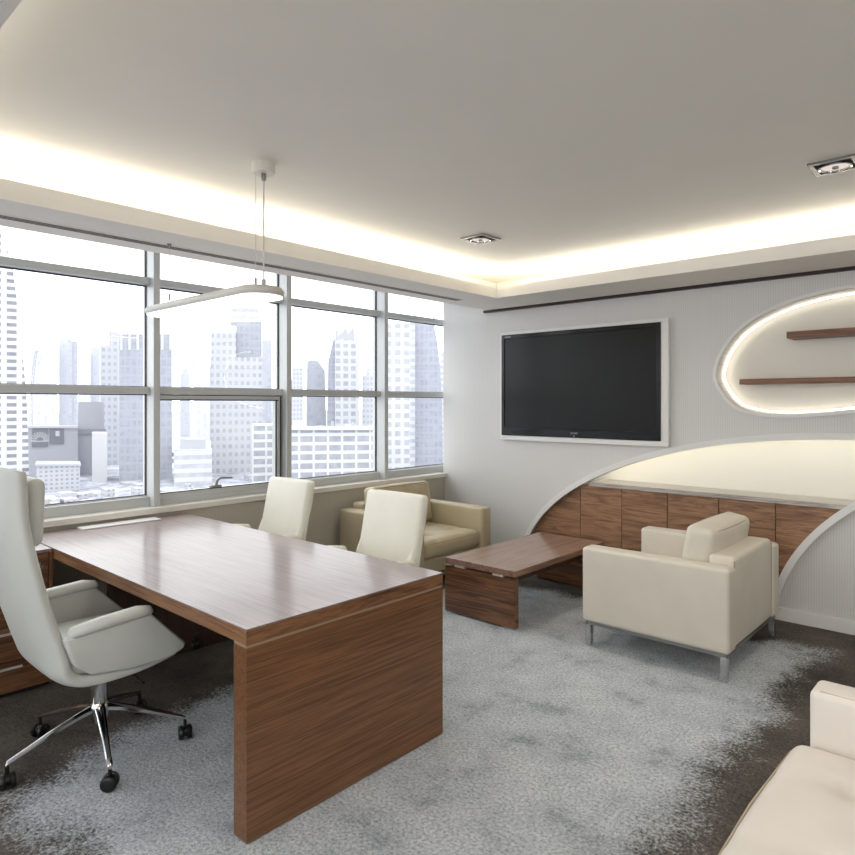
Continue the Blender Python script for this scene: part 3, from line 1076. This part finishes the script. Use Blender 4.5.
# ------------------------------------------------------------------ armchairs and sofa (local: facing +x, width along y)
def lounge(name, label, cat, loc, rz, leather_m, D=0.89, Wd=0.95, seats=1, group=None, tufts=True, back_in=0.0, up=0.0):
    c = empty(name, loc, rz, label, cat, group)
    hx, hy = D / 2, Wd / 2
    aw = 0.125
    zb, za, zk = .155, .610, .655
    for s in (-1, 1):
        a = MB().rbox((-back_in / 2, s * (hy - aw / 2), (zb + za) / 2), (D - back_in, aw, za - zb), .022, (0, .004, .004), n=6).build('armrest', leather_m, c, smooth=True)
        pts = []
        yy = s * (hy - aw + .004)
        for (x, z) in ((-hx + .03, za - .004), (hx - back_in - .03, za - .004), (hx - back_in - .008, za - .02), (hx - back_in - .006, za - .05), (hx - back_in - .006, zb + .03)):
            pts.append((x, yy + s * .010, z))
        MB().tube(pts, .0035, 6).build('piping', M['piping'], a)
    iw = Wd - 2 * aw
    bk = MB().rbox((-hx + .085, 0, (zb + zk) / 2), (.15, iw - .004, zk - zb), .028, (.004, 0, .006), n=6).build('backrest', leather_m, c, smooth=True)
    MB().tube([(-hx + .014, -iw / 2 + .006, zb + .03), (-hx + .014, -iw / 2 + .006, zk - .03), (-hx + .028, -iw / 2 + .03, zk - .006), (-hx + .028, iw / 2 - .03, zk - .006),
               (-hx + .014, iw / 2 - .006, zk - .03), (-hx + .014, iw / 2 - .006, zb + .03)], .0035, 6).build('piping', M['piping'], bk)
    MB().rbox((.05, 0, .222), (D - .16, iw - .006, .125), .02).build('seat_base', leather_m, c, smooth=True)
    cw = iw / seats
    for k in range(seats):
        y = -iw / 2 + cw * (k + .5)
        dm = [(dx, dy, .030, .04) for dx in (-.12, .16) for dy in (-cw * .22, cw * .22)] if tufts else []
        cr = [(1, dy, .010, .016) for dy in (-cw * .22, cw * .22)] + [(0, dx, .010, .016) for dx in (-.12, .16)] if tufts else []
        sc = MB().rbox((.075, y, .355 + up), (D - .17, cw - .012, .145), .045, (.012, .004, .022), n=22, dimples=dm, creases=cr).build('seat_cushion', leather_m, c, smooth=True)
        MB().tube([(hx - .012, y - cw / 2 + .05, .40 + up), (hx - .012 + .008, y, .405 + up), (hx - .012, y + cw / 2 - .05, .40 + up)], .0035, 6).build('piping', M['piping'], sc)
        R = Matrix.Rotation(-.16, 4, 'Y')
        bd = [(px_, py_, .022, .035) for px_ in (-.05,) for py_ in (-cw * .24, 0, cw * .24)] if tufts else []
        bcr = [(1, py_, .010, .016) for py_ in (-cw * .24, 0, cw * .24)] if tufts else []
        bc = MB().rbox((-hx + .235, y, .615), (.36, cw - .03, .165), .04, (.008, .004, .022), n=20, dimples=bd, creases=bcr, rot=R @ Matrix.Rotation(PI / 2, 4, 'Y')).build('back_cushion', leather_m, c, smooth=True)
        for px_ in (-.067, .070):
            th = [tuple(R @ Vector((px_ + (.012 if px_ > 0 else -.012) * (1 - (t / 4 - 1) ** 2), (cw / 2 - .045) * (t / 4 - 1), .166)) + Vector((-hx + .235, y, .615))) for t in range(9)]
            MB().tube(th, .0035, 6).build('piping', M['piping'], bc)
    fr = MB()
    fr.box((-hx + .02, -hy + .02, zb - .022), (hx - .02, -hy + .045, zb))
    fr.box((-hx + .02, hy - .045, zb - .022), (hx - .02, hy - .02, zb))
    fr.box((-hx + .02, -hy + .045, zb - .022), (-hx + .045, hy - .045, zb))
    fr.box((hx - .045, -hy + .045, zb - .022), (hx - .02, hy - .045, zb))
    fr.build('base_frame', M['steel'], c)
    for sx_ in (-1, 1):
        for sy_ in (-1, 1):
            a_, b_ = sx_ * (hx - .035), sy_ * (hy - .035)
            MB().box((a_ - .018, b_ - .018, 0), (a_ + .018, b_ + .018, zb - .021), .002).build('leg', M['chrome'], c)
    return c


lounge('armchair', 'cream leather armchair with back to us beside the coffee table, before the arch', 'armchair', (2.837, -0.885, 0), PI, M['cream'], group='leather armchairs around the coffee table')
lounge('armchair', 'beige tufted leather armchair in the corner below the windows', 'armchair', (0.55, -0.955, 0), 0, M['beige'], group='leather armchairs around the coffee table')
lounge('sofa', 'cream leather sofa cut off at the bottom right of the photo', 'sofa', (4.357, -3.51, 0), PI, M['sofa_l'], D=0.90, Wd=1.92, seats=2, back_in=0.05, up=0.025)

# ------------------------------------------------------------------ coffee table
ct = empty('coffee_table', (1.629, -0.83, 0), 0, 'low walnut coffee table between the two leather armchairs', 'coffee table')
hx, hy = .309, .61
MB().box((-hx, -hy, .352), (hx, hy, .393), .0015).build('tabletop', M['wood_table'], ct)
for s in (-1, 1):
    y0_, y1_ = (s * hy, s * (hy - .045))
    lp = MB().box((-hx, min(y0_, y1_), .012), (hx, max(y0_, y1_), .338), .0015).build('leg_panel', M['wood_tend'], ct)
    for sx_ in (-1, 1):
        MB().box((sx_ * .17 - .045, min(y0_, y1_) - .0015, .3385), (sx_ * .17 + .045, max(y0_, y1_) + .0015, .3515)).build('spacer_clip', M['steel_l'], lp)
        MB().box((sx_ * .255 - .045, min(y0_, y1_) + .004, 0), (sx_ * .255 + .045, max(y0_, y1_) - .004, .012)).build('foot', M['chrome'], lp)
MB().box((-hx + .05, -hy + .045, .30), (hx - .05, hy - .045, .351)).build('underframe', M['wood_dark'], ct)

# ------------------------------------------------------------------ city outside
GZ = -30.0
def place(u, v, w):
    return Vector((CX, CY, CZ)) + RIGHT * ((u - PX) / F_PX * w) + FWD * w + Vector((0, 0, -(v - PY) / F_PX * w))


def tower(name, label, cat, w, polys, group=None):
    """polys: (part name, silhouette corners as seen at distance w, depth, setback, material); base on the city ground,
    turned so that its front looks towards the room"""
    us = [p[0] for q in polys for p in q[1]]
    u0 = (min(us) + max(us)) / 2
    base = place(u0, PY, w)
    base.z = GZ
    t0 = math.atan((u0 - PX) / F_PX)
    D = w / math.cos(t0)
    root = empty(name, base, YAW - t0, label, cat, group)
    root['_u'] = (u0, w, D, t0)
    for (pn_, pts, depth, back, mat) in polys:
        q = [tloc(root, u, v) for (u, v) in pts]
        MB().prism(q, 'y', back, back + depth).build(pn_, mat, root)
    return root


def tloc(root, u, v):
    u0, w, D, t0 = root['_u']
    X = D * math.tan(math.atan((u - PX) / F_PX) - t0)
    wp = D * math.cos(t0) - X * math.sin(t0)
    Z = (CZ - GZ) - (v - PY) / F_PX * wp if v is not None else 0.0
    return (X, max(Z, 0.0))


def rect(u0, u1, vt, vb=None):
    return [(u0, vb), (u0, vt), (u1, vt), (u1, vb)]


W1 = (209, 210, 212)  # city colours paled: distance haze is put into the paint
W2 = (198, 199, 203)
B1 = (173, 176, 184)
B2 = (207, 208, 215)
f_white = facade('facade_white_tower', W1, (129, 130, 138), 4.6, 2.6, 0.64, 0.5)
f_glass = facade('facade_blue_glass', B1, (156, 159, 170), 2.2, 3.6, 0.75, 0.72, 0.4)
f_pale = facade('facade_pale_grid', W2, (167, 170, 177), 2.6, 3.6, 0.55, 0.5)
f_far = facade('facade_far_haze', (207, 208, 212), (193, 194, 201), 5, 200, 0.5, 1.0)
f_far2 = facade('facade_far_blue_haze', (192, 194, 201), (180, 183, 191), 4, 4, 0.6, 0.6)
f_band = facade('facade_banded', W1, (179, 180, 187), 60, 3.4, 1.0, 0.5)
f_grid = facade('facade_grid', W1, (169, 171, 178), 3.6, 3.6, 0.62, 0.6)
f_conc = facade('facade_concrete_frame', (207, 208, 210), (151, 153, 160), 4.3, 2.75, 0.85, 0.64)
f_wall = plain('plain_grey_building', (182, 183, 189), 0.7)
f_wall2 = plain('plain_dark_building', (155, 157, 164), 0.7)
f_low = facade('low_rise', (188, 189, 194), (145, 148, 155), 1.6, 1.5, .5, .5)
f_sign = plain('billboard_grey', (127, 129, 138), 0.7)
f_lite = plain('plain_white_building', (205, 205, 207), 0.7)

tower('skyscraper', 'white tower with dark square windows and a sloping top at the left window edge', 'building', 225,
      [('facade', [(-90, None), (-90, 150), (-40, 160), (-12, 200), (3, 235), (13, 268), (20, 320), (27, 400), (29, 478), (29, None)], 28, 0, f_white)])
tower('skyscraper', 'pale blue twin-slab tower far behind the crane', 'building', 520,
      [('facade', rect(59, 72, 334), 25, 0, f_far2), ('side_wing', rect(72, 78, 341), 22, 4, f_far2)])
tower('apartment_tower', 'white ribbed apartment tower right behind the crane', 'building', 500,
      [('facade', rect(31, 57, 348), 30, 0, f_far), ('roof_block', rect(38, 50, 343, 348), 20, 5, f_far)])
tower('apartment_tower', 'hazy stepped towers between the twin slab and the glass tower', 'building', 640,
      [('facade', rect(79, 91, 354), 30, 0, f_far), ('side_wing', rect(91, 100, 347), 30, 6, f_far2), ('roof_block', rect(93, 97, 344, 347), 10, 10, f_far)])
tower('apartment_tower', 'slim pale tower against the left side of the glass tower', 'building', 330,
      [('facade', rect(100, 119, 345), 18, 2, f_pale), ('side_wing', rect(109, 119, 331, 345), 14, 4, f_pale)])
gt = tower('skyscraper', 'blue-grey glass tower with pale fins on top behind the first mullion', 'building', 268,
           [('facade', rect(119, 172, 334), 24, 0, f_glass)])
for k in range(7):
    u = 120 + k * 8.2
    a, b = tloc(gt, u, 350), tloc(gt, u + 2.6, 329)
    MB().box((a[0], -.3, a[1]), (b[0], 1.0, b[1] + (k % 2))).build('roof_fin', f_lite, gt)
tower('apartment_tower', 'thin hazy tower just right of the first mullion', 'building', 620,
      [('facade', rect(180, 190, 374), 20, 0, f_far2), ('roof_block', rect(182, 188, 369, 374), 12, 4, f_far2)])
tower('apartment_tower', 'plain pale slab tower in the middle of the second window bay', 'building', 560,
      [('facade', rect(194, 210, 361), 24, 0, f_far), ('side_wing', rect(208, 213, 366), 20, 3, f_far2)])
tower('office_tower', 'tall gridded office tower with rounded crown in the second window bay', 'building', 300,
      [('facade', rect(211, 236, 332), 26, 0, f_pale), ('glass_wing', rect(236, 262, 321), 22, 3, f_glass),
       ('lower_block', rect(211, 262, 358), 5, -5, f_pale),
       ('crown', [(230, 321), (228, 312), (231, 306), (240, 303), (252, 303), (259, 306), (261, 321)], 16, 5, f_band)])
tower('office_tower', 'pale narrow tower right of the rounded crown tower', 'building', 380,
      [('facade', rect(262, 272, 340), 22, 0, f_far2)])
tower('office_building', 'low white framed block at the right of the second window bay', 'building', 215,
      [('facade', rect(252, 290, 425), 20, 0, f_conc)])
tower('office_tower', 'dark sloped-roof tower left of the pointed tower in the third bay', 'building', 330,
      [('facade', [(306, None), (307, 362), (311, 360), (318, 361), (325, 371), (327, None)], 22, 0, f_far2)])
pt = tower('office_tower', 'pointed tower with horned crown in the third window bay', 'building', 310,
           [('facade', [(335, None), (335, 338), (359, 342), (359, None)], 24, 0, f_grid),
            ('left_wing', [(326, None), (328, 362), (333, 340), (335, 338), (335, None)], 20, 2, f_glass),
            ('crown', [(335, 341), (335, 321), (338, 335), (342, 332), (346, 327), (348, 333), (354, 326), (355, 342)], 3, 2, f_wall)])
tower('apartment_tower', 'low hazy white towers left in the third window bay', 'building', 520,
      [('facade', rect(292, 303, 368), 20, 0, f_pale), ('side_wing', rect(286, 294, 380), 20, 3, f_pale)])
tower('apartment_tower', 'small white tower right of the pointed tower', 'building', 430,
      [('facade', rect(362, 374, 375), 20, 0, f_pale), ('roof_block', rect(366, 371, 368, 375), 8, 4, f_pale)])
cb = tower('construction_block', 'unfinished concrete frame building low in the third window bay', 'building', 200,
           [('facade', rect(286, 380, 430), 35, 0, f_conc), ('parapet', rect(285, 381, 426, 430), 1, -1, f_lite)])
for k, (u, wd, hh) in enumerate(((292, 14, 9), (318, 4, 4), (326, 6, 3), (331, 3, 8), (346, 5, 5), (352, 3, 7), (362, 5, 3), (370, 6, 4))):
    a, b = tloc(cb, u, 430), tloc(cb, u + wd, 430 - hh)
    MB().box((a[0], 2, a[1]), (b[0], 5, b[1])).build('roof_unit', f_lite if k % 2 == 0 else f_wall, cb)
tower('office_tower', 'white gridded office tower left in the fourth window bay', 'building', 260,
      [('facade', rect(378, 410, 324), 24, 0, f_grid), ('roof_block', rect(396, 409, 320, 324), 10, 5, f_lite)])
ctw = tower('skyscraper', 'blue tower with a curved right edge and two masts in the fourth bay', 'building', 300,
            [('facade', [(413, None), (413, 322), (433, 320), (437, 338), (440, 362), (442, 400), (443, None)], 24, 3, f_glass),
             ('side_strip', rect(409, 415, 322), 20, 1, f_band)])
for (u, vt) in ((414.5, 302), (434, 306)):
    a, b = tloc(ctw, u, 324), tloc(ctw, u, vt)
    MB().tube([(a[0], 8, a[1]), (a[0], 8, b[1])], [.5, .25], 6).build('mast', f_wall2, ctw)
tower('office_tower', 'hazy banded tower seen low at the right window corner', 'building', 360,
      [('facade', rect(440, 470, 352), 26, 0, f_band)])
# billboard building
bb = tower('billboard_building', 'grey building carrying a sunburst sign and a square sign', 'building', 275,
           [('facade', rect(28, 78, 427), 22, 0, f_wall), ('parapet', rect(28, 78, 426, 428), 1, -1, f_lite)])
def bbox_(u0, u1, v0, v1, y0, y1):
    a, b = tloc(bb, u0, v0), tloc(bb, u1, v1)
    return MB().box((a[0], y0, b[1]), (b[0], y1, a[1]))
sp_ = bbox_(32, 48, 429, 447, -.5, 0).build('sunburst_sign', f_sign, bb)
sun = MB()
cxs, czs = tloc(bb, 40, 440)
for i in range(11):
    a = PI * i / 10
    d = Vector((math.cos(a), 0, math.sin(a)))
    e = Vector((-math.sin(a), 0, math.cos(a)))
    r0, r1 = 1.2, 3.4
    vs = [sun.bm.verts.new(Vector((cxs, -.6, czs)) + d * r + e * s * ww) for (r, s, ww) in ((r0, -1, .12), (r1, -1, .22), (r1, 1, .22), (r0, 1, .12))]
    sun.bm.faces.new(vs)
sun.box((cxs - 3.2, -.65, czs - .7), (cxs + 3.2, -.55, czs - .3))
sun.build('sunburst_emblem', f_lite, sp_)
s2_ = bbox_(50, 64, 429, 444, -.5, 0).build('square_sign', f_sign, bb)
bbox_(55.5, 59.5, 431, 436, -.7, -.5).build('square_emblem', f_lite, s2_)
tower('warehouse', 'plain grey box building right of the billboard building', 'building', 290,
      [('facade', rect(78, 104, 402), 24, 0, f_wall), ('lower_band', rect(78, 106, 429, 434), 1, -1, f_wall2)])
tower('warehouse', 'small bright white shed below the grey box building', 'building', 262,
      [('facade', rect(92, 107, 433), 14, 0, f_lite)])
tower('warehouse', 'long low grey shed at the foot of the billboard building', 'building', 232,
      [('facade', rect(36, 80, 466), 14, 0, f_low), ('roof_edge', rect(35, 81, 464, 466), 15, -.5, f_wall)])
tower('warehouse', 'wide pale hall low in the second window bay', 'building', 250,
      [('facade', rect(174, 212, 450), 30, 0, f_band), ('upper_storey', rect(180, 206, 440, 450), 20, 4, f_wall)])
# crane
cr = empty('tower_crane', place(31, PY, 330), YAW, 'thin lattice crane beside the white tower', 'crane')
cr.location.z = GZ
kc = 330 / F_PX
def cz_(v):
    return (CZ - GZ) - (v - PY) * kc
def lattice(p, q, wd, n=10):
    mb = MB()
    p, q = Vector(p), Vector(q)
    t = (q - p).normalized()
    s = Vector((t.z, 0, -t.x)) * wd
    for sg in (-1, 1):
        mb.tube([p + s * sg, q + s * sg * .5], .16, 4)
    for i in range(n):
        a, b = i / n, (i + 1) / n
        sg = 1 if i % 2 else -1
        mb.tube([p.lerp(q, a) + s * sg * (1 - a * .5), p.lerp(q, b) - s * sg * (1 - b * .5)], .1, 4)
    return mb
lattice((0, 0, 0), (0, 0, cz_(392)), .9, 14).build('mast', f_wall2, cr)
lattice((0, 0, cz_(392)), (5 * kc, 0, cz_(351)), .8, 10).build('jib', f_wall2, cr)
MB().tube([(5 * kc, 0, cz_(351)), (12 * kc, 0, cz_(352)), (7 * kc, 0, cz_(366))], .12, 4).build('jib_tip', f_wall2, cr)
# city ground and far low-rise carpet of roofs
def ground_mat():
    t = NT('city_ground')
    b = t.pbsdf(Roughness=0.9)
    co = t.coords((.06, .06, .06))
    nz = t.n('ShaderNodeTexNoise', Scale=2.2, Detail=8.0, Roughness=0.75)
    t.l(co, nz.inputs['Vector'])
    t.l(t.ramp(nz.outputs[0], [(0.35, lin((118, 120, 130))), (0.5, lin((176, 179, 190))), (0.62, lin((208, 209, 214)))]), b.inputs['Base Color'])
    return t.m
gp = place(200, PY, 900)
gd = struct(MB().box((-1500, -1500, -1), (1500, 1500, 0)).build('ground', ground_mat()))
gd.location = (gp.x, gp.y, GZ)
lr = MB()
CITY = [o for o in bpy.data.objects if '_u' in o.keys()]
for i in range(900):
    u = random.uniform(-40, 470)
    w = random.uniform(95, 420)
    p = place(u, PY, w)
    s_ = random.uniform(1, 3.6)
    if any(abs((p - o.location) @ o.matrix_basis.to_3x3().col[0]) < 12 + s_ + (max(v_.co.x for c_ in o.children for v_ in c_.data.vertices)) and -10 - s_ < (p - o.location) @ o.matrix_basis.to_3x3().col[1] < 40 + s_ for o in CITY):
        continue
    h_ = random.uniform(0.6, 3.2)
    lr.box((p.x - s_, p.y - s_ * .7, GZ), (p.x + s_, p.y + s_ * .7, GZ + h_))
for o in CITY:
    del o['_u']
tag(lr.build('low_rise_roofs', f_low), 'jumble of small low roofs spread over the city ground', 'roofs', kind='stuff')

# ------------------------------------------------------------------ light
wd = bpy.data.worlds.new('overcast')
S.world = wd
wd.use_nodes = True
nt = wd.node_tree
bg = nt.nodes['Background']
bg.inputs[0].default_value = (0.985, 0.99, 1.0, 1)
bg.inputs[1].default_value = 2.6

sun_d = bpy.data.lights.new('overcast_sun', 'SUN')
sun_d.energy = 2.2
sun_d.angle = math.radians(80)
sun_d.color = (0.94, 0.97, 1.0)
so = bpy.data.objects.new('overcast_sun', sun_d)
COL.objects.link(so)
so.rotation_euler = Vector((0.85, 0.35, -0.55)).to_track_quat('-Z', 'Y').to_euler()


def area(name, loc, direction, sx, sy, power, col, spread=180):
    d = bpy.data.lights.new(name, 'AREA')
    d.shape = 'RECTANGLE'
    d.size, d.size_y = sx, sy
    d.energy = power
    d.color = col
    d.spread = math.radians(spread)
    o = bpy.data.objects.new(name, d)
    COL.objects.link(o)
    o.location = loc
    o.rotation_euler = Vector(direction).to_track_quat('-Z', 'Y').to_euler()
    return o


WARM = (1.0, 0.94, 0.84)
def strip_light(p, q, direction, power):
    p, q = Vector(p), Vector(q)
    d = bpy.data.lights.new('cove_led', 'AREA')
    d.shape = 'RECTANGLE'
    d.size = (q - p).length
    d.size_y = 0.03
    d.energy = power
    d.color = WARM
    o = bpy.data.objects.new('cove_led', d)
    COL.objects.link(o)
    z = -Vector(direction).normalized()
    x = (q - p).normalized()
    y = z.cross(x)
    m = Matrix((x, y, z)).transposed().to_4x4()
    m.translation = (p + q) / 2
    o.matrix_world = m
    return o
strip_light((0.97, TY0, 2.495), (0.97, TY1 + .1, 2.495), (1, 0, 0.55), 11)
strip_light((TX0 - .1, TY1 + .13, 2.495), (TX1, TY1 + .13, 2.495), (0, -1, 0.55), 8)
strip_light((TX0, TY0 - .13, 2.495), (TX1, TY0 - .13, 2.495), (0, 1, 0.55), 6)
strip_light((TX1 + .13, TY0, 2.495), (TX1 + .13, TY1, 2.495), (-1, 0, 0.55), 4)
# second row of strips washing the back of the channel
strip_light((1.05, TY0, 2.47), (1.05, TY1 + .05, 2.47), (-1, 0, 0.5), 5)
strip_light((TX0 - .05, TY1 + .05, 2.47), (TX1, TY1 + .05, 2.47), (0, 1, 0.5), 8)
# added fill lights without fixtures, out of view, to brighten the room
area('added_fill', (4.2, -5.9, 2.38), (-0.25, 0.5, -1), 1.6, 0.5, 38, (1.0, 0.95, 0.88))
area('added_fill', (5.9, -3.0, 2.38), (-0.6, 0.2, -1), 0.5, 1.6, 24, (1.0, 0.95, 0.88))
for (x, y) in ((1.645, -1.435), (3.785, -1.392), (3.785, -3.4)):
    d = bpy.data.lights.new('downlight_beam', 'SPOT')
    d.energy = 30
    d.spot_size = math.radians(95)
    d.spot_blend = 0.9
    d.shadow_soft_size = 0.05
    d.color = (1.0, 0.92, 0.8)
    o = bpy.data.objects.new('downlight_beam', d)
    COL.objects.link(o)
    o.location = (x, y, ZC - .04)

S.view_settings.view_transform = 'Standard'
S.view_settings.look = 'None'
S.view_settings.exposure = 0.0
S.cycles.use_denoising = True
S.cycles.max_bounces = 10
S.cycles.diffuse_bounces = 6
S.cycles.transparent_max_bounces = 12
S.cycles.sample_clamp_indirect = 6.0
